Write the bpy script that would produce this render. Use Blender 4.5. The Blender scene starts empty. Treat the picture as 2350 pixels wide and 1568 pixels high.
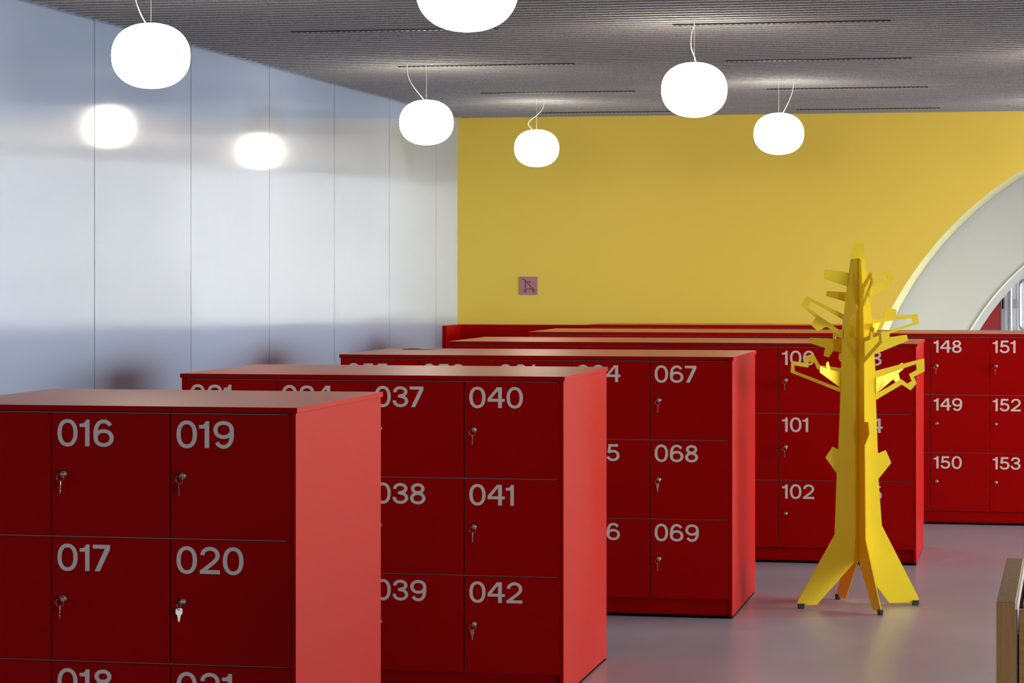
import bpy, bmesh, math, random
from mathutils import Vector, Matrix, geometry
PI = math.pi
scene = bpy.context.scene
C = scene.collection
random.seed(7)

# ------------------------------------------------------------------ helpers
class MB:
    """collects faces of one mesh object"""
    def __init__(s):
        s.v = []; s.f = []; s.sm = []; s.uv = None
    def add(s, vs, fs, smooth=False):
        o = len(s.v); s.v += [tuple(x) for x in vs]
        s.f += [tuple(i + o for i in q) for q in fs]; s.sm += [smooth] * len(fs)
        return s
    def box(s, x0, x1, y0, y1, z0, z1):
        v = [(x0,y0,z0),(x1,y0,z0),(x1,y1,z0),(x0,y1,z0),(x0,y0,z1),(x1,y0,z1),(x1,y1,z1),(x0,y1,z1)]
        return s.add(v, [(0,3,2,1),(4,5,6,7),(0,1,5,4),(1,2,6,5),(2,3,7,6),(3,0,4,7)])
    def tube(s, pts, r, n=10, closed=False, caps=True):
        pts = [Vector(p) for p in pts]; m = len(pts); vs = []; up = None
        for i in range(m):
            a = pts[(i-1) % m] if (closed or i > 0) else pts[i]
            b = pts[(i+1) % m] if (closed or i < m-1) else pts[i]
            t = (b - a).normalized()
            if up is None:
                up = t.orthogonal().normalized()
            up = (up - t * up.dot(t)).normalized()
            w = t.cross(up)
            rr = r[i] if isinstance(r, (list, tuple)) else r
            for k in range(n):
                q = 2*PI*k/n
                vs.append(pts[i] + (up*math.cos(q) + w*math.sin(q))*rr)
        fs = []
        for i in range(m if closed else m-1):
            for k in range(n):
                j = (i+1) % m
                fs.append((i*n+k, i*n+(k+1) % n, j*n+(k+1) % n, j*n+k))
        s.add(vs, fs, True)
        if caps and not closed:
            s.add(vs[:n], [tuple(range(n))[::-1]]); s.add(vs[-n:], [tuple(range(n))])
        return s
    def lathe(s, prof, n=32, M=None, smooth=True):
        """prof: (radius, height) list turned about local z"""
        M = M or Matrix(); vs = []; fs = []
        for (r, h) in prof:
            for k in range(n):
                q = 2*PI*k/n
                vs.append(M @ Vector((r*math.cos(q), r*math.sin(q), h)))
        for i in range(len(prof)-1):
            for k in range(n):
                fs.append((i*n+k, i*n+(k+1) % n, (i+1)*n+(k+1) % n, (i+1)*n+k))
        return s.add(vs, fs, smooth)
    def plate(s, outer, holes, fn, t):
        """2-D outline with holes, fn(u, w, d) -> 3-D point, thickness t"""
        loops = [outer] + list(holes)
        flat = [p for L in loops for p in L]
        tris = geometry.tessellate_polygon([[Vector((p[0], p[1], 0)) for p in L] for L in loops])
        n = len(flat)
        vs = [fn(p[0], p[1], -t/2) for p in flat] + [fn(p[0], p[1], t/2) for p in flat]
        fs = [tuple(q) for q in tris] + [tuple(i + n for i in q[::-1]) for q in tris]
        o = 0
        for L in loops:
            m = len(L)
            for i in range(m):
                a = o+i; b = o+(i+1) % m
                fs.append((a, b, b+n, a+n))
            o += m
        return s.add(vs, fs)
    def mesh(s, name, mat, bevel=0.0, segs=2, fix=True):
        me = bpy.data.meshes.new(name)
        me.from_pydata([tuple(v) for v in s.v], [], s.f)
        me.polygons.foreach_set('use_smooth', s.sm)
        if fix or bevel:
            bm = bmesh.new(); bm.from_mesh(me)
            if fix:
                bmesh.ops.recalc_face_normals(bm, faces=bm.faces[:])
            if bevel:
                ed = [e for e in bm.edges if len(e.link_faces) == 2 and e.calc_face_angle(0) > 0.6]
                bmesh.ops.bevel(bm, geom=ed, offset=bevel, segments=segs, profile=0.5, affect='EDGES', clamp_overlap=True)
            bm.to_mesh(me); bm.free()
        if mat: me.materials.append(mat)
        me.update()
        return me

def link(name, me, parent=None, loc=(0,0,0), rot=(0,0,0)):
    o = bpy.data.objects.new(name, me); C.objects.link(o)
    o.location = loc; o.rotation_euler = rot
    if parent is not None: o.parent = parent
    return o
def tag(o, label, cat=None, group=None, kind=None):
    if label: o['label'] = label
    if cat: o['category'] = cat
    if group: o['group'] = group
    if kind: o['kind'] = kind
    return o
def empty(name, loc, rotz=0.0):
    o = bpy.data.objects.new(name, None); C.objects.link(o)
    o.empty_display_size = .1
    o.location = loc; o.rotation_euler = (0, 0, rotz)
    return o
def struct(name, me, label=None):
    o = link(name, me); o['kind'] = 'structure'
    if label: o['label'] = label
    return o

# ------------------------------------------------------------------ materials
def mat(name, col, rough=.5, metal=0., spec=.5, **kw):
    m = bpy.data.materials.new(name); m.use_nodes = True
    b = m.node_tree.nodes['Principled BSDF']
    b.inputs['Base Color'].default_value = (*col, 1)
    b.inputs['Roughness'].default_value = rough
    b.inputs['Metallic'].default_value = metal
    b.inputs['Specular IOR Level'].default_value = spec
    for k, v in kw.items():
        b.inputs[k.replace('_', ' ')].default_value = v
    return m
def nd(m, t, **kw):
    n = m.node_tree.nodes.new(t)
    for k, v in kw.items(): setattr(n, k, v)
    return n
def bsdf(m): return m.node_tree.nodes['Principled BSDF']
def wire(m, a, ao, b, bi): m.node_tree.links.new(a.outputs[ao], b.inputs[bi])
def noise_color(m, c0, c1, scale, sc3=(1,1,1), detail=4, lo=.3, hi=.7, coord='Object', rough=.6):
    tc = nd(m, 'ShaderNodeTexCoord'); mp = nd(m, 'ShaderNodeMapping'); nz = nd(m, 'ShaderNodeTexNoise'); cr = nd(m, 'ShaderNodeValToRGB')
    mp.inputs['Scale'].default_value = sc3
    nz.inputs['Scale'].default_value = scale; nz.inputs['Detail'].default_value = detail; nz.inputs['Roughness'].default_value = rough
    cr.color_ramp.elements[0].position = lo; cr.color_ramp.elements[1].position = hi
    cr.color_ramp.elements[0].color = (*c0, 1); cr.color_ramp.elements[1].color = (*c1, 1)
    wire(m, tc, coord, mp, 'Vector'); wire(m, mp, 'Vector', nz, 'Vector'); wire(m, nz, 'Fac', cr, 'Fac')
    wire(m, cr, 'Color', bsdf(m), 'Base Color')
    return nz, mp
def bump(m, src, strength, dist=.001):
    b = nd(m, 'ShaderNodeBump'); b.inputs['Strength'].default_value = strength; b.inputs['Distance'].default_value = dist
    wire(m, src, 'Fac', b, 'Height'); wire(m, b, 'Normal', bsdf(m), 'Normal')
EXPOSURE = -0.07
RED = (.385, .0, .0); ROUGH_RED = .46
TREEYEL = (.84, .625, .018); WALLYEL = (.87, .635, .075)
LAMP = 17.0; SKY = 45.0
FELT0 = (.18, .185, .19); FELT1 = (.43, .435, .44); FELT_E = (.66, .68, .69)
FLOOR0 = (.41, .395, .455); FLOOR1 = (.50, .475, .54); FLOOR_R = .3
POLY = (.355, .44, .565); POLY_R = .05; POLY_A = .9; POLY_COAT = .31; POLY_S = .48
TREE = {'A':[[-0.0298,1.819],[-0.042,1.746],[-0.0503,1.6825],[-0.0621,1.5992],[-0.0767,1.4716],[-0.0855,1.3439],[-0.0943,1.1386],[-0.0976,1.0034],[-0.1069,0.7902],[-0.1364,0.8053],[-0.1743,0.7508],[-0.1147,0.6704],[-0.1263,0.3655],[-0.3217,0.0364],[-0.3194,0.0203],[-0.2207,0.0175],[-0.006,0.2413],[0.0953,0.103],[0.1617,0.0163],[0.3186,0.0148],[0.3202,0.0355],[0.1226,0.4065],[0.1047,0.6394],[0.1727,0.7195],[0.1437,0.7827],[0.1015,0.7671],[0.0914,1.0307],[0.0877,1.1926],[0.0718,1.4432],[0.0524,1.6102],[0.0347,1.7215],[0.0248,1.8216]],'AL1':[[[-0.1764,1.691],[-0.0492,1.6727],[-0.0558,1.6025],[-0.0635,1.6046],[-0.1807,1.6432]],[]],'AL3':[[[-0.2707,1.5559],[-0.3022,1.5128],[-0.2253,1.4495],[-0.2515,1.413],[-0.2131,1.3813],[-0.1693,1.4043],[-0.0781,1.3406],[-0.0781,1.4649]],[[[-0.2498,1.531],[-0.0823,1.4389],[-0.0844,1.3756],[-0.2253,1.4701],[-0.2638,1.5011]]]],'AL5':[[[-0.3527,1.235],[-0.283,1.2239],[-0.283,1.2554],[-0.2376,1.2684],[-0.2043,1.2116],[-0.0922,1.1968],[-0.0922,1.0752],[-0.3562,1.1764]],[[[-0.3387,1.2127],[-0.2638,1.2005],[-0.2638,1.2271],[-0.2365,1.2342],[-0.2166,1.1918],[-0.2043,1.19],[-0.0974,1.1741],[-0.0974,1.0965],[-0.3353,1.1838]]]],'AR1':[[[0.0388,1.6525],[0.0763,1.665],[0.1669,1.689],[0.1868,1.6409],[0.1625,1.6284],[0.168,1.6095],[0.0598,1.5481],[0.052,1.5471]],[[[0.0565,1.6378],[0.147,1.667],[0.1536,1.6451],[0.0653,1.6003]]]],'AR2':[[[0.0701,1.439],[0.1284,1.4425],[0.1495,1.496],[0.1982,1.4897],[0.2004,1.4544],[0.3105,1.4663],[0.3219,1.4186],[0.1657,1.3678],[0.083,1.3432],[0.0798,1.3462]],[[[0.0743,1.4176],[0.1381,1.428],[0.2828,1.4449],[0.2903,1.4218],[0.1608,1.381],[0.083,1.3615]]]],'AR3':[[[0.0863,1.1799],[0.2128,1.2105],[0.348,1.2417],[0.3503,1.1771],[0.2935,1.1499],[0.3072,1.116],[0.2763,1.0816],[0.2291,1.1115],[0.0879,1.0339]],[[[0.0895,1.1456],[0.2356,1.1919],[0.3066,1.2143],[0.3089,1.1845],[0.2681,1.1634],[0.2812,1.1285],[0.2584,1.1149],[0.2258,1.1389],[0.1965,1.1223],[0.0921,1.0651]]]],'Bf':[[-0.011,1.7461],[0.0388,1.7382],[0.0542,1.6106],[0.07,1.5167],[0.0811,1.329],[0.0858,0.9977],[0.0888,0.93],[0.1407,0.9352],[0.1551,0.8771],[0.0929,0.8183],[0.1033,0.3461],[0.3181,0.0267],[0.3181,0.0159],[0.2065,0.0137],[-0.0121,0.2398]],'Bf_up':[[[0.0543,1.61],[0.1776,1.6785],[0.2067,1.6314],[0.0721,1.5034]],[[[0.0751,1.5874],[0.1643,1.6497],[0.1776,1.6354],[0.078,1.5356]]]],'Bf_mid':[[[0.0774,1.3487],[0.1489,1.3595],[0.1746,1.4084],[0.2214,1.4019],[0.2171,1.3667],[0.3181,1.3846],[0.3306,1.3343],[0.0774,1.2234]],[[[0.0861,1.3291],[0.1703,1.3444],[0.1806,1.3814],[0.2027,1.382],[0.2086,1.3544],[0.2905,1.3675],[0.2955,1.3393],[0.093,1.255]]]],'tab_AL3':[[-0.083,-90],[[0.0012,1.4383],[0.1975,1.5196],[0.2084,1.4968],[-0.0069,1.3798]]],'tab_AL5':[[-0.096,225],[[-0.0007,1.1758],[0.1164,1.1913],[0.1393,1.2339],[0.1644,1.2274],[0.1644,1.1994],[0.2362,1.2132],[0.2362,1.182],[0.0008,1.0985]]],'tab_AR3':[[0.096,45],[[-0.0089,1.1459],[0.3147,1.2126],[0.3224,1.1796],[0.2629,1.1597],[0.2826,1.1272],[0.231,1.1147],[0.197,1.1324],[-0.0074,1.0663]]],'tab_AR2':[[0.082,60],[[-0.0439,1.4184],[0.1933,1.4197],[0.0336,1.3684],[-0.0402,1.3961]]],'tab_Bf':[[0,-0.095,0],[[-0.0039,1.3294],[0.0956,1.382],[0.1252,1.3819],[0.1284,1.352],[0.2181,1.3646],[0.2262,1.335],[0.0474,1.2668],[-0.0039,1.2551]]],'tab_Bup':[[0,-0.075,0],[[0.0,1.5853],[0.0175,1.6184],[0.023,1.608],[0.0197,1.5915],[0.0011,1.5376]]],'tab_Bb1':[[0,0.08,180],[[0.1382,1.5812],[-0.0198,1.5711],[-0.0198,1.5107],[0.0433,1.5281],[0.1426,1.5561]]],'tab_Bb2':[[0,0.09,180],[[0.2235,1.3469],[-0.0179,1.3354],[-0.0179,1.2542],[0.0648,1.2716],[0.1001,1.2802],[0.1248,1.2469],[0.1519,1.2555],[0.1442,1.2945],[0.2247,1.3201]]],'Bb_hook':[[0.371,1.3614],[0.2457,1.3382],[0.3357,1.3451],[0.3357,1.3263],[0.371,1.3253]],'Bb_low':[[0.2775,1.2631],[0.2457,1.2641],[0.2457,1.2182],[0.2606,1.2194],[0.2875,1.2338]],'Bleg':[[0.3087,0.0186],[0.1663,0.0213],[0.0227,0.2298],[0.1555,0.189]]}
# ------------------------------------------------------------------ camera
cam_d = bpy.data.cameras.new('camera'); cam = bpy.data.objects.new('camera', cam_d); C.objects.link(cam)
cam.location = (0, 0, 1.68); cam.rotation_euler = (PI/2, 0, 0.2007)
cam_d.sensor_width = 36; cam_d.sensor_fit = 'HORIZONTAL'
cam_d.lens = 5855.5/2350*36; cam_d.shift_y = -(784-622.8)/2350
cam_d.clip_end = 200
scene.camera = cam
scene.view_settings.view_transform = 'Standard'; scene.view_settings.look = 'None'
scene.view_settings.gamma = 1; scene.view_settings.use_curve_mapping = False
scene.view_settings.exposure = EXPOSURE

# ------------------------------------------------------------------ palette
M_red = mat('red_laminate', RED, ROUGH_RED, IOR=1.5)
M_top = mat('red_worktop_edge', RED, ROUGH_RED, IOR=1.5)
M_topface = mat('terracotta_top_face', (.70, .195, .09), .36, IOR=1.42)  # top faces are a lighter, more orange red than the edges
for m_ in (M_red, M_top):
    bsdf(m_).inputs['Specular Tint'].default_value = (1, .12, .12, 1)
M_body = mat('grey_carcass', (.40, .33, .31), .5)
M_black = mat('black_base', (.004, .004, .004), .9, spec=.05)
M_num = mat('silver_lettering', (.80, .70, .625), .5, metal=0., spec=.3)
M_steel = mat('nickel', (.56, .51, .44), .25, metal=1.)
M_key = mat('key_steel', (.60, .56, .50), .33, metal=1.)
M_yel = mat('yellow_steel', TREEYEL, .5, spec=.18)
M_foot = mat('black_rubber', (.012, .013, .014), .6)
M_wall_y = mat('yellow_paint', WALLYEL, .55)
M_white = mat('white_paint', (.60, .61, .625), .55)
M_reveal = mat('pale_yellow_reveal', (.52, .505, .235), .45)  # inside of the arch, less saturated than the wall face
M_trim = mat('trim_white', (.58, .61, .63), .4)
M_grey = mat('pale_grey', (.55, .55, .56), .5)
M_lav = mat('lavender_paint', (.50, .50, .80), .6)
M_glass_lamp = bpy.data.materials.new('opal_glass'); M_glass_lamp.use_nodes = True
b = bsdf(M_glass_lamp); b.inputs['Base Color'].default_value = (.9, .88, .84, 1); b.inputs['Roughness'].default_value = .25
b.inputs['Emission Color'].default_value = (1, .86, .70, 1); b.inputs['Emission Strength'].default_value = LAMP
M_cable = mat('clear_cable', (.62, .58, .55), .35)
M_wire = mat('steel_wire', (.75, .74, .72), .35, metal=.6)
M_slot = mat('black_channel', (.004, .004, .004), .7)
M_led = mat('led_lens', (.45, .44, .40), .3); bsdf(M_led).inputs['Emission Color'].default_value = (1, .93, .78, 1); bsdf(M_led).inputs['Emission Strength'].default_value = .25
M_sign = mat('mauve_sign', (.44, .205, .215), .5)
M_ink = mat('dark_ink', (.045, .014, .022), .6)
M_whiteed = mat('white_lacquer', (.86, .87, .88), .3)
M_chrome = mat('brushed_chrome', (.86, .88, .88), .2, metal=1.)
M_redw = mat('red_lacquer_panel', (.42, .028, .03), .4)
M_paper = mat('grey_paper', (.20, .20, .22), .4)

# felt baffles
M_felt = mat('grey_felt', (.1, .1, .1), .95, spec=.15)
nz, mp = noise_color(M_felt, FELT0, FELT1, 210, (1, 1, 1), 2, .30, .70)
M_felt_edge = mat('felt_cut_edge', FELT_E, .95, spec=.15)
# resin floor
M_floor = mat('resin_floor', (.3, .27, .29), FLOOR_R, spec=.5)
nz, mp = noise_color(M_floor, FLOOR0, FLOOR1, 1.3, (1, 1, 1), 6, .3, .75)
# oak
def oak(name, sc):
    m = mat(name, (.3, .17, .07), .55, spec=.25)
    noise_color(m, (.48, .225, .07), (.68, .37, .14), 6, sc, 8, .28, .74, rough=.65)
    return m
M_oak = oak('oak_upright_grain', (14, 14, .8)); M_oakh = oak('oak_level_grain', (.8, 14, 14))

# ribbed translucent wall sheet: fine upright ribs (4 mm) turn the gloss sideways
M_poly = mat('ribbed_sheet', POLY, POLY_R, spec=POLY_S)
bsdf(M_poly).inputs['Coat Weight'].default_value = POLY_COAT
bsdf(M_poly).inputs['Coat Roughness'].default_value = .09
bsdf(M_poly).inputs['Coat IOR'].default_value = 1.45
tc = nd(M_poly, 'ShaderNodeTexCoord'); sx = nd(M_poly, 'ShaderNodeSeparateXYZ'); wire(M_poly, tc, 'Object', sx, 'Vector')
m1 = nd(M_poly, 'ShaderNodeMath', operation='MULTIPLY'); m1.inputs[1].default_value = 2*PI/.0041; wire(M_poly, sx, 'Y', m1, 0)
m2 = nd(M_poly, 'ShaderNodeMath', operation='SINE'); wire(M_poly, m1, 'Value', m2, 0)
ab = nd(M_poly, 'ShaderNodeMath', operation='ABSOLUTE'); wire(M_poly, m2, 'Value', ab, 0)
mm = nd(M_poly, 'ShaderNodeMath', operation='MULTIPLY'); wire(M_poly, m2, 'Value', mm, 0); wire(M_poly, ab, 'Value', mm, 1)
mm3 = nd(M_poly, 'ShaderNodeMath', operation='MULTIPLY'); wire(M_poly, mm, 'Value', mm3, 0); wire(M_poly, ab, 'Value', mm3, 1)
m3 = nd(M_poly, 'ShaderNodeMath', operation='MULTIPLY'); m3.inputs[1].default_value = POLY_A; wire(M_poly, mm3, 'Value', m3, 0)
cb = nd(M_poly, 'ShaderNodeCombineXYZ'); cb.inputs['X'].default_value = 1; wire(M_poly, m3, 'Value', cb, 'Y')
vn = nd(M_poly, 'ShaderNodeVectorMath', operation='NORMALIZE'); wire(M_poly, cb, 'Vector', vn, 0)
wire(M_poly, vn, 'Vector', bsdf(M_poly), 'Normal')

# ------------------------------------------------------------------ room shell
XW, YB, ZC, XR, YF = -4.63, 20.5, 2.94, 11.5, -9.5
struct('floor', MB().box(XW-.2, XR+.2, YF-.2, 25.2, -.1, 0).mesh('floor', M_floor))
# left wall: upright sheets with narrow open joints
w = MB(); uvs = []
joints = [12.194+1.508*k for k in range(-15, 6)]
edges = [YF] + [y for y in joints if YF < y < YB] + [YB+.3]
for a, bb in zip(edges[:-1], edges[1:]):
    y0 = a+.003 if a != YF else a; y1 = bb-.003
    w.add([(XW, y0, 0), (XW, y1, 0), (XW, y1, 3.14), (XW, y0, 3.14)], [(0, 1, 2, 3)])
    uvs += [(y0, 0), (y1, 0), (y1, 3.14), (y0, 3.14)]
me = w.mesh('wall_left', M_poly, fix=False)
uv = me.uv_layers.new(name='UVMap')
for i, u in enumerate(uvs): uv.data[i].uv = u
wl = struct('wall_left', me, 'pale blue ribbed sheet wall with upright joints')
o = link('backing', MB().box(XW-.1, XW-.004, YF, YB+.3, 0, 3.14).mesh('backing', mat('joint_dark', (.06, .07, .08), .8)), wl); o['kind'] = 'structure'

def arch_outline(cx, cz, r, x0, x1, zt, n=180):
    a0 = math.asin(-cz/r); pts = [(x0, 0)]
    for i in range(n+1):
        q = PI - a0 + (2*a0 - PI)*i/n
        pts.append((cx + r*math.cos(q), cz + r*math.sin(q) if 0 < i < n else 0))
    return pts + [(x1, 0), (x1, zt), (x0, zt)]
ACX, ACZ = 1.42, .07
struct('wall_back', MB().plate(arch_outline(ACX, ACZ, 2.831, XW, XR, 3.14), [], lambda u, v, d: (u, 21.3+d, v), 1.6).mesh('wall_back', M_wall_y), 'yellow wall with round arch')
wb = bpy.data.objects['wall_back']; wb.data.materials.append(M_reveal)
for p_ in wb.data.polygons:
    if abs(p_.normal.y) < .5 and p_.center.z < 3.0 and -2 < p_.center.x < 5: p_.material_index = 1
struct('wall_far', MB().plate(arch_outline(ACX, ACZ, 2.157, XW, XR, 3.14), [], lambda u, v, d: (u, 22.22+d, v), .2).mesh('wall_far', M_white), 'white wall with smaller arch behind the yellow arch')
ring = MB(); n = 200; vs = []
for i in range(n+1):
    q = PI*i/n
    for (r, y) in ((2.228, 22.13), (2.222, 22.105), (2.157, 22.105), (2.157, 22.13)):
        vs.append((ACX + r*math.cos(q), y, ACZ + r*math.sin(q)))
ring.add(vs, [(i*4+k, i*4+(k+1) % 4, i*4+4+(k+1) % 4, i*4+4+k) for i in range(n) for k in range(4)])
struct('trim_1', ring.mesh('trim_1', M_trim), 'white trim around the smaller arch')
edge_highlight = MB(); vs = []  # highlight along the trim's outer edge, put in as a thin brighter ring
for i in range(n+1):
    q = PI*i/n
    for (r, y) in ((2.226, 22.106), (2.226, 22.100), (2.213, 22.100), (2.213, 22.106)):
        vs.append((ACX + r*math.cos(q), y, ACZ + r*math.sin(q)))
edge_highlight.add(vs, [(i*4+k, i*4+(k+1) % 4, i*4+4+(k+1) % 4, i*4+4+k) for i in range(n) for k in range(4)])
lo = link('edge_highlight', edge_highlight.mesh('edge_highlight', mat('highlight_white', (.92, .95, .98), .3)), bpy.data.objects['trim_1']); lo['kind'] = 'structure'
struct('wall_vestibule', MB().box(-3.2, 4.2, 24.1, 24.2, 0, 3.14).mesh('wall_vestibule', M_white))
struct('wall_vestibule_side', MB().box(-3.3, -3.2, 22.32, 24.2, 0, 3.14).mesh('wall_vestibule_side', M_white))
struct('wall_front', MB().box(XW, XR, YF-.1, YF, 0, 3.14).mesh('wall_front', mat('dark_plum_paint', (.10, .07, .08), .7)))
# window side
WY0 = 9.8; FILL_Y0, FILL_Y1 = -8.6, -4.4  # second span: unseen opening added near the camera to fill the locker fronts
wr = MB().box(XR, XR+.2, FILL_Y1, WY0, 0, 3.14).box(XR, XR+.2, YF, FILL_Y0, 0, 3.14).box(XR, XR+.2, FILL_Y0, FILL_Y1, 0, .95).box(XR, XR+.2, FILL_Y0, FILL_Y1, 3.0, 3.14).box(XR, XR+.2, WY0, YB, 0, .95).box(XR, XR+.2, WY0, YB, 3.0, 3.14).box(XR, XR+.2, YB, 21.9, 0, 3.14)
struct('wall_right', wr.mesh('wall_right', M_lav))
bays = [(WY0 + (YB-WY0)/6*k, WY0 + (YB-WY0)/6*(k+1)) for k in range(6)] + [(FILL_Y0 + (FILL_Y1-FILL_Y0)/2*k, FILL_Y0 + (FILL_Y1-FILL_Y0)/2*(k+1)) for k in range(2)]  # last two bays frame the added fill opening
for k, (a, bb) in enumerate(bays):
    f = MB().box(XR+.05, XR+.12, a, a+.06, .95, 3.0).box(XR+.05, XR+.12, bb-.06, bb, .95, 3.0).box(XR+.05, XR+.12, a+.06, bb-.06, .95, 1.01).box(XR+.05, XR+.12, a+.06, bb-.06, 2.95, 3.0)
    struct('window_%d' % (k+1), f.mesh('window_%d' % (k+1), M_whiteed))
# ceiling: felt baffles hung on edge below a dark soffit
ce = MB().box(XW, XR, YF, 24.2, 3.14, 3.2)
y = YB - .055
while y > YF:
    ce.box(XW+.05, XR-.05, y-.011, y+.011, ZC, 3.139)
    y -= .1148
co = struct('ceiling', ce.mesh('ceiling', M_felt), 'grey felt baffle ceiling')
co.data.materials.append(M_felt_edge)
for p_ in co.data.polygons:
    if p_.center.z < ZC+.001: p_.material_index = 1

# ------------------------------------------------------------------ numerals
T = .163
def arc(cx, cy, rx, ry, a0, a1, n=26, p=2.0):
    out = []
    for i in range(n+1):
        q = math.radians(a0 + (a1-a0)*i/n); c_, s_ = math.cos(q), math.sin(q)
        out.append((cx + rx*math.copysign(abs(c_)**(2/p), c_), cy + ry*math.copysign(abs(s_)**(2/p), s_)))
    return out
def strip(pts, t=T, closed=False, th=None):
    """constant-width ribbon along a centre line; thinner where it runs level"""
    n = len(pts); vs = []; fs = []
    for i in range(n):
        a = pts[(i-1) % n] if (closed or i) else pts[0]
        b_ = pts[(i+1) % n] if (closed or i < n-1) else pts[-1]
        d = Vector((b_[0]-a[0], b_[1]-a[1])).normalized()
        w_ = t*(1 - .13*abs(d.x))/2
        vs += [(pts[i][0]-d.y*w_, pts[i][1]+d.x*w_), (pts[i][0]+d.y*w_, pts[i][1]-d.x*w_)]
    for i in range(n if closed else n-1):
        j = (i+1) % n
        fs.append((2*i, 2*i+1, 2*j+1, 2*j))
    return vs, fs
def poly(p):
    tr = geometry.tessellate_polygon([[Vector((a, b_, 0)) for a, b_ in p]])
    return p, [tuple(q) for q in tr]
def digit(ch):
    if ch == '0': return [strip(arc(.387, .5, .306, .448, 0, 360, 56, 2.25)[:-1], closed=True)]
    if ch == '1': return [poly([(0, .725), (.213, .725), (.213, 0), (.383, 0), (.383, 1), (.240, 1), (.228, .945), (.195, .893), (.13, .862), (0, .851)])]
    if ch == '2':
        a = arc(.382, .69, .285, .255, 178, -32, 30, 2.1)
        return [strip(a + [(.50, .42), (.36, .31), (.20, .185), (.10, .085)]), poly([(0, 0), (.755, 0), (.755, .148), (.0, .148)]), poly([(0, .0), (.2, .0), (.2, .2), (.03, .15), (0, .11)])]
    if ch == '3': return [strip(arc(.362, .742, .262, .190, 188, -92, 34, 2.1)), strip(arc(.367, .285, .292, .222, 92, -188, 38, 2.1)), poly([(.25, .455), (.40, .455), (.40, .6), (.25, .6)])]
    if ch == '4': return [poly([(.5, 0), (.68, 0), (.68, 1), (.5, 1)]), poly([(0, .300), (.816, .300), (.816, .440), (0, .440)]), poly([(0, .440), (.175, .440), (.5, .85), (.5, 1), (.45, 1), (0, .45)])]
    if ch == '5': return [poly([(.12, 1), (.67, 1), (.67, .853), (.12, .853)]), poly([(.115, 1), (.265, .90), (.215, .52), (.055, .47)]), strip(arc(.372, .325, .300, .262, 142, -168, 40, 2.15))]
    if ch == '6': return [strip(arc(.39, .32, .305, .262, 0, 360, 50, 2.15)[:-1], closed=True), strip(arc(.392, .5, .309, .448, 38, 180, 30, 2.2) + [(.084, .42), (.085, .33)])]
    if ch == '7': return [poly([(0, 1), (.655, 1), (.655, .835), (.262, 0), (.065, 0), (.455, .853), (0, .853)])]
    if ch == '8': return [strip(arc(.365, .745, .245, .190, 0, 360, 46, 2.1)[:-1], closed=True), strip(arc(.365, .280, .290, .226, 0, 360, 46, 2.1)[:-1], closed=True)]
    if ch == '9':
        return [([(.78-x, 1-y_) for x, y_ in vs], fs) for vs, fs in digit('6')]
LSB = {'0': .055, '1': .02, '2': .05, '3': .045, '4': .04, '5': .045, '6': .05, '7': .03, '8': .05, '9': .05}
WID = {'0': .774, '1': .383, '2': .755, '3': .74, '4': .816, '5': .76, '6': .78, '7': .655, '8': .73, '9': .78}
RSB = {'0': .055, '1': .10, '2': .055, '3': .045, '4': .03, '5': .05, '6': .05, '7': .02, '8': .05, '9': .05}
CAP = .0818
_num = {}
def number_mesh(txt):
    if txt in _num: return _num[txt]
    m = MB(); x = 0.0; k_ = 0
    for i, ch in enumerate(txt):
        if i: x += LSB[ch]
        for vs, fs in digit(ch):
            k_ += 1; m.add([((x+a)*CAP*1.04, -.00012*k_, b_*CAP) for a, b_ in vs], fs)
        x += WID[ch] + RSB[ch]
    me = m.mesh('number_' + txt, M_num, fix=False)
    _num[txt] = me
    return me

# ------------------------------------------------------------------ lockers
CW, CH, PL, ED, OH, DEP = .386, .385, .0895, .014, .006, 1.034
ZT = PL + 3*CH
X0 = -3.3575
door_me = MB().box(.0022, CW-.0022, 0, .018, .0022, CH-.0022).mesh('door', M_red, bevel=.0011, segs=2)
MX = Matrix.Rotation(PI/2, 4, 'X')          # local z -> -y (towards the aisle)
lock = MB().lathe([(.0001, .0075), (.0045, .0075), (.0052, .0066), (.0058, .0066), (.0065, .0074), (.0085, .0062), (.0098, .0040), (.0112, .0026), (.0118, .0012), (.0118, 0)], 28, MX)
lock.box(-.0011, .0011, -.0078, -.0070, -.0036, .0036)
for k in range(4):
    q = PI/4 + k*PI/2
    lock.tube([(math.cos(q)*.0066, -.0070, math.sin(q)*.0066), (math.cos(q)*.0096, -.0052, math.sin(q)*.0096)], .0009, 6)
lock_me = lock.mesh('lock', M_steel)
LX, LZ = .0418, CH - .1905
row_names = {1: 'nearest low bank, three columns wide', 2: 'second bank from the front, four columns wide', 3: 'third bank from the front, five columns wide', 4: 'fourth bank, seven columns wide, behind the yellow coat tree', 5: 'fifth bank running off the right edge of the photo', 6: 'rearmost bank under the yellow wall'}
rows = [(1, 7.453, 3, 13, DEP), (2, 9.862, 4, 31, DEP), (3, 12.290, 5, 55, DEP), (4, 14.723, 7, 85, DEP), (5, 17.169, 11, 127, DEP), (6, 19.60, 5, None, .55)]
labels = {
 1: 'red locker bank numbered 013 to 021, nearest of the rows',
 2: 'red locker bank numbered 031 to 042, directly behind the nearest row',
 3: 'red locker bank numbered 055 to 069, middle of the rows',
 4: 'red locker bank numbered 085 to 105, behind the yellow coat tree',
 5: 'red locker bank with doors 148 to 153, cut off by the right edge',
 6: 'red locker bank farthest back against the yellow wall, mostly hidden'}
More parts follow.
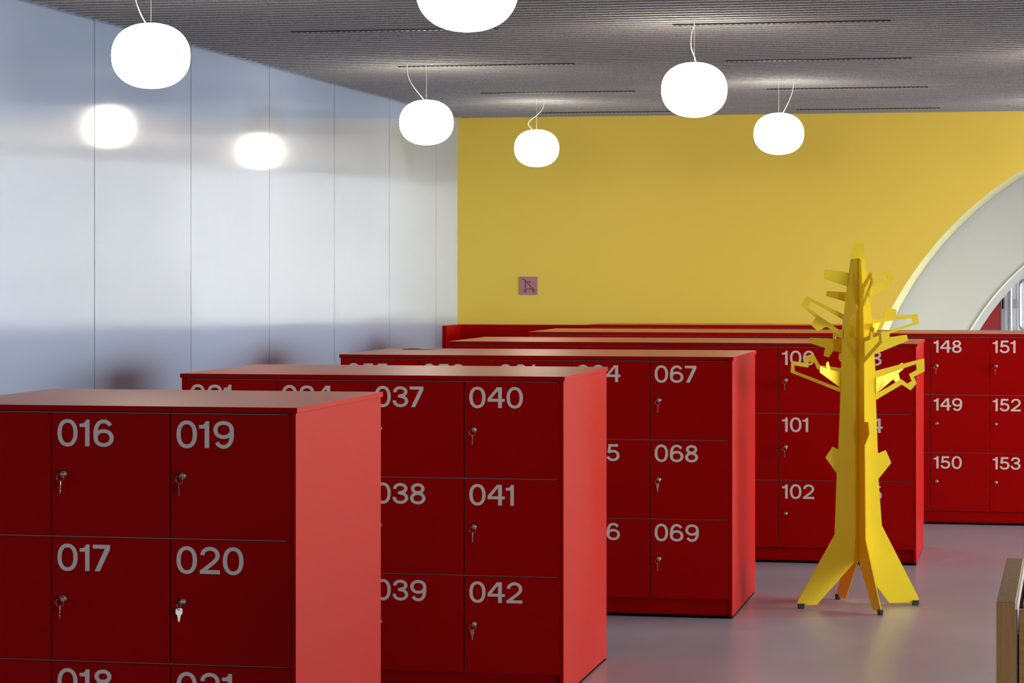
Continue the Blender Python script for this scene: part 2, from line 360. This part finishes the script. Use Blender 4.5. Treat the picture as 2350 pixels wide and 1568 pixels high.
toplab = {
 1: 'red-edged worktop on the nearest lockers 013 to 021',
 2: 'red-edged worktop on lockers 031 to 042',
 3: 'red-edged worktop on lockers 055 to 069 with a curled sheet on it',
 4: 'red-edged worktop on lockers 085 to 105 behind the coat tree',
 5: 'long red-edged worktop on lockers 148 to 153 under the arch',
 6: 'red-edged worktop on the rearmost lockers against the yellow wall'}
keyed = {16, 17, 18, 19, 20, 21, 37, 38, 39, 40, 41, 42, 67, 68, 69, 100, 101, 148, 151}
key_spots = []
for (ri, Y, n, first, dep) in rows:
    L = n*CW
    root = empty('locker_bank', (X0, Y, 0))
    tag(root, labels[ri], 'lockers', 'red locker banks in rows')
    body = MB().box(.0, L, .0195, dep, PL, ZT)
    link('carcass', body.mesh('carcass', M_body), root)
    for sx in (-ED, L):
        link('side_panel', MB().box(sx, sx+ED, 0, dep, .010, ZT+.004).mesh('side_panel', M_red, bevel=.0008, segs=1), root)
    link('plinth', MB().box(0, L, .028, .044, .012, PL).mesh('plinth', M_red), root)
    tag(link('base', MB().box(-ED+.003, L+ED-.003, .034 if 0 else .004, dep-.004, 0, .010).mesh('base', M_black), root), 'black base strip')
    for i in range(n):
        for j in range(3):
            d = link('door', door_me, root, (i*CW, 0, ZT-(j+1)*CH))
            if first is not None and first + 3*i + j <= 153:
                num = '%03d' % (first + 3*i + j)
                d['label'] = 'red door numbered ' + num
                s = link('number', number_mesh(num), d, (.0208, -.0005, CH-.0227-CAP)); s['label'] = 'silver grey numerals ' + num
            lk = link('lock', lock_me, d, (LX, 0, LZ)); lk['label'] = 'nickel cam lock'
            if first is not None and (first+3*i+j) in keyed:
                key_spots.append((first+3*i+j, X0+i*CW+LX, Y, ZT-(j+1)*CH+LZ))
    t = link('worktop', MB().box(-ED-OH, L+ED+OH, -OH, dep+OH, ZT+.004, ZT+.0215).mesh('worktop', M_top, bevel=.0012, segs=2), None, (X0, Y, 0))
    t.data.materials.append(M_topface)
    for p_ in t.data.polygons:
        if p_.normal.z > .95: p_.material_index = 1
    tag(t, toplab[ri], 'worktop', 'worktops on the locker banks')

# keys: one stands in the lock, its twin hangs from the ring
def key_outline():
    bow = [(-.0098, -.001), (-.0104, -.004), (-.0104, -.014), (-.009, -.018), (-.0055, -.0192)]
    left = bow + [(-.0055, -.0215), (-.0042, -.027), (-.0032, -.030), (-.0036, -.0335), (-.0026, -.0365), (-.0020, -.0405)]
    right = [(-x, y_) for x, y_ in left[::-1]]
    top = [(.006, .0005), (-.006, .0005)]
    return left + right + top
hole = [(.0024*math.cos(2*PI*k/12), -.0042 + .0024*math.sin(2*PI*k/12)) for k in range(12)]
key_me = MB().plate(key_outline(), [hole], lambda u, v, d: (u, d, v), .0022).mesh('hanging_key', M_key)
# inserted key: only its bow stands out of the lock
bow = [(-.0095, 0), (.0095, 0), (.0102, .004), (.0095, .0155), (.006, .018), (-.006, .018), (-.0095, .0155), (-.0102, .004)]
ink_me = MB().plate(bow, [[(.0022*math.cos(2*PI*k/10), .0135+.0022*math.sin(2*PI*k/10)) for k in range(10)]], lambda u, v, d: (d, -.008-v, u), .0022).mesh('inserted_key', M_key)
ring_me = MB().tube([(.0122*math.cos(2*PI*k/30), 0, .0122*math.sin(2*PI*k/30)) for k in range(30)], .00085, 8, closed=True).mesh('ring', M_steel)
face_on = {20: 8, 42: 52, 68: 58, 19: 76}
rk = random.Random(3)
for num, x, y_, z in key_spots:
    r = empty('key_set', (x, y_, z))
    tag(r, 'keys on a steel ring hanging in the lock of door %03d' % num, 'keys', 'keys hanging in the locker locks')
    tw = rk.uniform(-.35, .35)
    link('inserted_key', ink_me, r, (0, 0, 0), (0, tw, 0))
    fo = num in face_on and face_on[num] < 30
    ax = -.0040 + rk.uniform(-.0015, .0015)
    link('ring', ring_me, r, (ax, -.0215, -.0112), (.12, 0, PI/2.15 if fo else rk.uniform(-.3, .3)))
    ang = math.atan2(y_, x) + (math.radians(face_on[num]-90) if num in face_on else rk.choice([-.16, -.1, .08, .14]))
    link('hanging_key', key_me, r, (ax, -.0215, -.0190), (0, rk.uniform(-.03, .03), ang))

# red wainscot boards in the far corner
root = empty('wainscot', (XW, 19.95, 0)); tag(root, 'low red wainscot boards in the far left corner under the yellow wall', 'wainscot')
link('end_board', MB().box(.001, .035, 0, .549, 0, 1.243).mesh('end_board', M_red, bevel=.001), root)
link('back_board', MB().box(.035, 3.2, .519, .549, 0, 1.243).mesh('back_board', M_red, bevel=.001), root)

# curled sheet lying on the third worktop
g = MB(); NX, NY = 24, 6; vs = []; fs = []
for i in range(NX+1):
    for j in range(NY+1):
        u = i/NX; v = j/NY
        zz = .0006 + .0048*max(0, math.sin(PI*min(1, u*1.25)))**2*(1-.35*v) + .007*max(0, u-.86)/.14*v*(1 if u > .86 else 0)
        vs.append((u*.158, v*.16 + .02*math.sin(u*2.5), zz))
for i in range(NX):
    for j in range(NY):
        a = i*(NY+1)+j; fs.append((a, a+NY+1, a+NY+2, a+1))
g.add(vs, fs, True)
sh = link('paper_sheet', g.mesh('paper_sheet', M_paper, fix=False), None, (-3.265, 13.10, 1.2665))
sm = sh.modifiers.new('thick', 'SOLIDIFY'); sm.thickness = .0008; sm.offset = 1
tag(sh, 'thin curled grey sheet lying on the middle worktop near the wall', 'sheet')

# ------------------------------------------------------------------ pendant lamps
prof = []
for i in range(25):
    q = -PI/2 + PI*i/24; c_, s_ = math.cos(q), math.sin(q)
    prof.append((.165*abs(c_)**(2/2.25)+1e-5, .1375*math.copysign(abs(s_)**(2/2.25), s_)))
globe_me = MB().lathe(prof, 48).mesh('glass_globe', M_glass_lamp)
cap_me = MB().lathe([(.0001, .152), (.016, .152), (.02, .146), (.036, .140), (.04, .132)], 20).mesh('holder', M_cable)
wire_me = MB().tube([(0, 0, .145), (0, 0, .50)], .0009, 6).mesh('suspension_wire', M_wire)
lamps = [
 (-1.775, 8.0, [(-.01, .142), (.02, .22), (.04, .29), (.04, .36)], 'large white globe pendant lamp cut off by the top edge of the photo', 1),
 (-3.63, 10.22, [(-.023, .139), (-.039, .169), (-.053, .2015), (-.0635, .234), (-.072, .30), (-.076, .36)], 'white globe pendant lamp nearest the pale left wall, upper left', 1),
 (-1.65, 12.68, [(.0087, .138), (.0007, .167), (-.015, .211), (-.016, .255), (-.011, .294), (-.002, .32), (0, .36)], 'white globe pendant lamp in front of the ceiling, above lockers 067 to 069', 1),
 (-3.61, 15.13, [(-.0186, .143), (-.0706, .207), (-.105, .263), (-.116, .3095), (-.117, .36)], 'white globe pendant lamp overlapping the corner where pale wall meets yellow', 1),
 (-1.63, 16.84, [(.027, .138), (.062, .207), (.086, .267), (.097, .325), (.098, .36)], 'white globe pendant lamp hanging above and left of the coat tree', 1),
 (-3.57, 18.46, [(-.037, .143), (-.0616, .175), (-.049, .204), (.003, .2456), (.0366, .2815), (.05, .3146), (.052, .36)], 'smallest white globe pendant lamp, above the stroller sign', 1),
 (.33, 10.3, [(.02, .14), (.05, .25), (.05, .36)], 'white globe pendant lamp outside the right edge, middle of the room', 0),
 (.33, 14.9, [(.02, .14), (.05, .25), (.05, .36)], 'white globe pendant lamp outside the right edge, above lockers 148', 0),
 (.33, 19.0, [(.02, .14), (.05, .25), (.05, .36)], 'white globe pendant lamp outside the right edge, near the arch', 0)]
for x, y_, cab, lab, vis in lamps:
    r = empty('pendant_lamp', (x, y_, 2.587), .2007)
    tag(r, lab, 'lamp', 'white globe pendant lamps')
    link('glass_globe', globe_me, r)
    link('suspension_wire', wire_me, r)
    pts = [(a, 0, h) for a, h in cab] + [(cab[-1][0], 0, .50)]
    # smooth the cable
    sp = []
    for i in range(len(pts)-1):
        p0 = Vector(pts[max(0, i-1)]); p1 = Vector(pts[i]); p2 = Vector(pts[i+1]); p3 = Vector(pts[min(len(pts)-1, i+2)])
        for k in range(6):
            t = k/6
            sp.append(.5*((2*p1) + (p2-p0)*t + (2*p0-5*p1+4*p2-p3)*t*t + (3*p1-p0-3*p2+p3)*t**3))
    sp.append(Vector(pts[-1]))
    link('cable', MB().tube(sp, .0026, 8).mesh('cable', M_cable), r)

# ------------------------------------------------------------------ slot lights between the baffles
sl = MB().box(0, 1.1, -.028, .028, 0, .2034).mesh('channel', M_slot)
led = MB()
for k in range(36):
    led.box(.012+k*.0302, .012+k*.0302+.012, .012, .020, -.0015, .0005)
led_me = led.mesh('led_strip', M_led)
names = ['first', 'second', 'third', 'fourth']
for a, (x, side) in enumerate(((-3.81, 'left'), (-1.79, 'right'))):
    for k, y_ in enumerate((12.926, 15.2216, 17.632, 19.928)):
        r = empty('slot_light', (x, y_, ZC-.0035))
        tag(r, 'black slot light in the ceiling, %s from the front in the %s column' % (names[k], side), 'ceiling light', 'slot lights in the felt ceiling')
        link('channel', sl, r)
        ld = link('led_strip', led_me, r); ld['label'] = 'row of small lit lenses'

# ------------------------------------------------------------------ sign on the yellow wall
r = empty('stroller_sign', (-4.032, YB, 1.5615)); tag(r, 'small mauve square sign with a stroller pictogram on the yellow wall', 'sign')
link('plate', MB().box(-.0764, .0764, -.006, 0, -.0748, .0748).mesh('plate', M_sign, bevel=.001), r)
pic = MB(); lay = [0]
def S(px, py): return ((px-740)/490*.1528, -.0066, -(py-655)/490*.1496)
def flat(pts, t, closed=False):
    vs, fs = strip([(S(*p)[0], S(*p)[2]) for p in pts], t, closed)
    lay[0] += 1; pic.add([(a, -.0064-.0001*lay[0], b_) for a, b_ in vs], fs)
t_ = 20/490*.15
flat([(580, 482), (600, 478), (618, 484), (640, 505), (880, 748)], t_)
flat([(655, 530), (652, 660), (660, 700), (680, 728), (715, 740), (872, 740)], t_)
flat([(725, 548), (740, 538), (760, 540), (776, 556), (778, 575), (768, 592)], t_)
for cx_ in (652, 876):
    flat([(cx_+28*math.cos(2*PI*k/24), 794+28*math.sin(2*PI*k/24)) for k in range(24)], t_, True)
pg = link('pictogram', pic.mesh('pictogram', M_ink, fix=False), r); pg['label'] = 'dark stroller line drawing'

# ------------------------------------------------------------------ yellow coat tree
root = empty('coat_tree', (-.8456, 12.8494, 0), math.radians(23.978))
tag(root, 'yellow sheet-steel coat stand shaped like a tree, on the floor by the lockers', 'coat stand')
TH = .005
fa = lambda u, v, d: (u, d, v)
fb = lambda u, v, d: (d, -u, v)
pa = MB().plate(TREE['A'], [], fa, TH)
for k in ('AL1', 'AL3', 'AL5', 'AR1', 'AR2', 'AR3'):
    pa.plate(TREE[k][0], TREE[k][1], fa, TH)
tag(link('trunk_panel', pa.mesh('trunk_panel', M_yel), root), 'wide steel panel with branches to left and right')
half = [p for p in TREE['A'][14:]]           # unused profile kept short below
right = TREE['Bf']
pb = MB().plate([(.0, 1.746)] + right[1:-1] + [(.0, .2405)], [], fb, TH)
backp = [(0, 1.746), (-.040, 1.738), (-.054, 1.61), (-.07, 1.517), (-.081, 1.329), (-.086, .998), (-.095, .80), (-.103, .346), (-.318, .030), (-.318, .0175), (-.185, .0165), (0, .2405)]
pb.plate(backp[::-1], [], fb, TH)
for k in ('Bf_up', 'Bf_mid'):
    pb.plate(TREE[k][0], TREE[k][1], fb, TH)
for k in ('Bb_hook', 'Bb_low'):
    pb.plate([(-u, v) for u, v in TREE[k]], [], fb, TH)
pb.plate([(-.085, 1.335), (-.246, 1.338), (-.336, 1.345), (-.336, 1.36), (-.25, 1.352), (-.085, 1.36)], [], fb, TH)
pb.plate([(-.085, 1.26), (-.25, 1.264), (-.25, 1.24), (-.085, 1.235)], [], fb, TH)
tag(link('trunk_panel', pb.mesh('trunk_panel', M_yel), root), 'cross panel running front to back')
def tab(key, x0, y0, ang):
    q = math.radians(ang); c_, s_ = math.cos(q), math.sin(q)
    m = MB().plate(TREE[key][1] if isinstance(TREE[key][0], (list, tuple)) else TREE[key], [], lambda u, v, d: (x0+u*c_-d*s_, y0+u*s_+d*c_, v), .004)
    link('branch', m.mesh('branch', M_yel), root)
tab('tab_AL3', -.083, 0, -90); tab('tab_AL5', -.096, 0, 225); tab('tab_AR3', .096, 0, 45); tab('tab_AR2', .082, 0, 60)
tab('tab_Bf', 0, -.095, 0); tab('tab_Bup', 0, -.075, 0); tab('tab_Bb1', 0, .08, 180); tab('tab_Bb2', 0, .09, 180)
for fx, fy in ((-.302, 0), (.302, 0), (0, -.304), (0, .304)):
    a, b2 = (.017, .010) if fy == 0 else (.010, .017)
    m = MB(); m.add([(-a, -b2, .026), (a, -b2, .026), (a, b2, .026), (-a, b2, .026), (-a*.85, -b2*.85, 0), (a*.85, -b2*.85, 0), (a*.85, b2*.85, 0), (-a*.85, b2*.85, 0)],
        [(0, 1, 2, 3), (7, 6, 5, 4), (0, 4, 5, 1), (1, 5, 6, 2), (2, 6, 7, 3), (3, 7, 4, 0)])
    tag(link('foot', m.mesh('foot', M_foot, bevel=.001), root, (fx, fy, 0)), 'black rubber foot')

# ------------------------------------------------------------------ oak cabinet at the right edge
root = empty('oak_cabinet', (-.070, 5.338, 0), math.radians(-.95)); tag(root, 'light oak cabinet at the lower right, cut off by the edge', 'cabinet')
link('side_panel', MB().box(0, .0385, 0, .825, 0, 1.0).mesh('side_panel', M_oak, bevel=.0015), root)
tag(link('lining', MB().box(.0385, .0425, .012, .80, .05, .997).mesh('lining', M_whiteed), root), 'white inner lining')
link('front_panel', MB().box(.0455, .70, .004, .024, .06, .985).mesh('front_panel', M_oakh, bevel=.001), root)
link('carcass', MB().box(.0425, .70, .03, .80, .02, .93).mesh('carcass', M_slot), root)
link('top_board', MB().box(.050, .70, .20, .80, .93, .972).mesh('top_board', M_oakh, bevel=.002), root)

# ------------------------------------------------------------------ beyond the arches
pn = link('red_panel', MB().box(-2.2, -.272, 23.60, 23.66, 0, 2.3).mesh('red_panel', M_redw), None); tag(pn, 'red panel seen through the arch beside the white door', 'panel')
dr = struct('door_1', MB().box(-.262, .95, 23.60, 23.66, .0, 2.3).mesh('door_1', M_whiteed), 'white door seen through the arch')
for (x0_, x1_) in ((-.236, -.232), (-.203, -.195), (-.128, -.122)):
    o = link('groove', MB().box(x0_, x1_, 23.594, 23.601, .1, 2.2).mesh('groove', M_grey), dr)
o = link('hinge', MB().box(-.258, -.246, 23.575, 23.60, 1.34, 1.43).mesh('hinge', M_black), dr); o['label'] = 'dark hinge'
o = link('lock_plate', MB().box(-.155, -.112, 23.57, 23.60, 1.345, 1.425).mesh('lock_plate', M_grey), dr); o['label'] = 'grey lock plate'
def bent(pts, r): return MB().tube(pts, r, 14)
def loop(x, z0, z1, w_, r):
    pts = []
    for k in range(9):
        q = PI + PI/2*k/8; pts.append((x+w_ + w_*math.cos(q), 23.52, z0+w_ + w_*math.sin(q)))
    low = pts[:]
    up = [(a, b_, z1 - (c_-z0)) for a, b_, c_ in low[::-1]]
    return up[:] + low if False else [(x+.18, 23.52, z1)] + up + low + [(x+.18, 23.52, z0)]
o = link('pull_handle', bent(loop(-.100, 1.145, 1.60, .06, .017), .017).mesh('pull_handle', M_chrome), dr); o['label'] = 'bent chrome pull handle'
o = link('pull_handle', bent([(-.181, 23.53, .55), (-.181, 23.53, 1.60)], .017).mesh('pull_handle', M_chrome), dr); o['label'] = 'straight chrome pull handle'

# ------------------------------------------------------------------ daylight
wd = bpy.data.worlds.new('sky'); scene.world = wd; wd.use_nodes = True
nt = wd.node_tree; bg = nt.nodes['Background']
tc = nt.nodes.new('ShaderNodeTexCoord'); sx = nt.nodes.new('ShaderNodeSeparateXYZ'); cr = nt.nodes.new('ShaderNodeValToRGB'); ma = nt.nodes.new('ShaderNodeMath')
ma.operation = 'MULTIPLY_ADD'; ma.inputs[1].default_value = .5; ma.inputs[2].default_value = .5
nt.links.new(tc.outputs['Generated'], sx.inputs['Vector']); nt.links.new(sx.outputs['Z'], ma.inputs[0]); nt.links.new(ma.outputs[0], cr.inputs['Fac']); nt.links.new(cr.outputs['Color'], bg.inputs['Color'])
e = cr.color_ramp.elements
e[0].position = .47; e[0].color = (.35, .36, .42, 1); e[1].position = .50; e[1].color = (.96, .99, 1.02, 1)
n_ = e.new(.75); n_.color = (.80, .92, 1.0, 1)
bg.inputs['Strength'].default_value = SKY
def portal(loc, rot, sx_, sy_):
    l = bpy.data.lights.new('window_portal', 'AREA'); l.shape = 'RECTANGLE'; l.size = sx_; l.size_y = sy_
    o = bpy.data.objects.new('window_portal', l); C.objects.link(o); o.location = loc; o.rotation_euler = rot
    l.cycles.is_portal = True
portal((XR+.1, (WY0+YB)/2, 1.975), (0, PI/2, 0), 2.05, YB-WY0)
portal((XR+.1, (FILL_Y0+FILL_Y1)/2, 1.975), (0, PI/2, 0), 2.05, FILL_Y1-FILL_Y0)  # daylight through the added fill opening
portal((4.2, 23.2, 1.5), (0, PI/2, 0), 3.0, 1.7)
scene.cycles.use_denoising = True
scene.cycles.max_bounces = 10; scene.cycles.diffuse_bounces = 6; scene.cycles.glossy_bounces = 5
scene.cycles.sample_clamp_indirect = 8
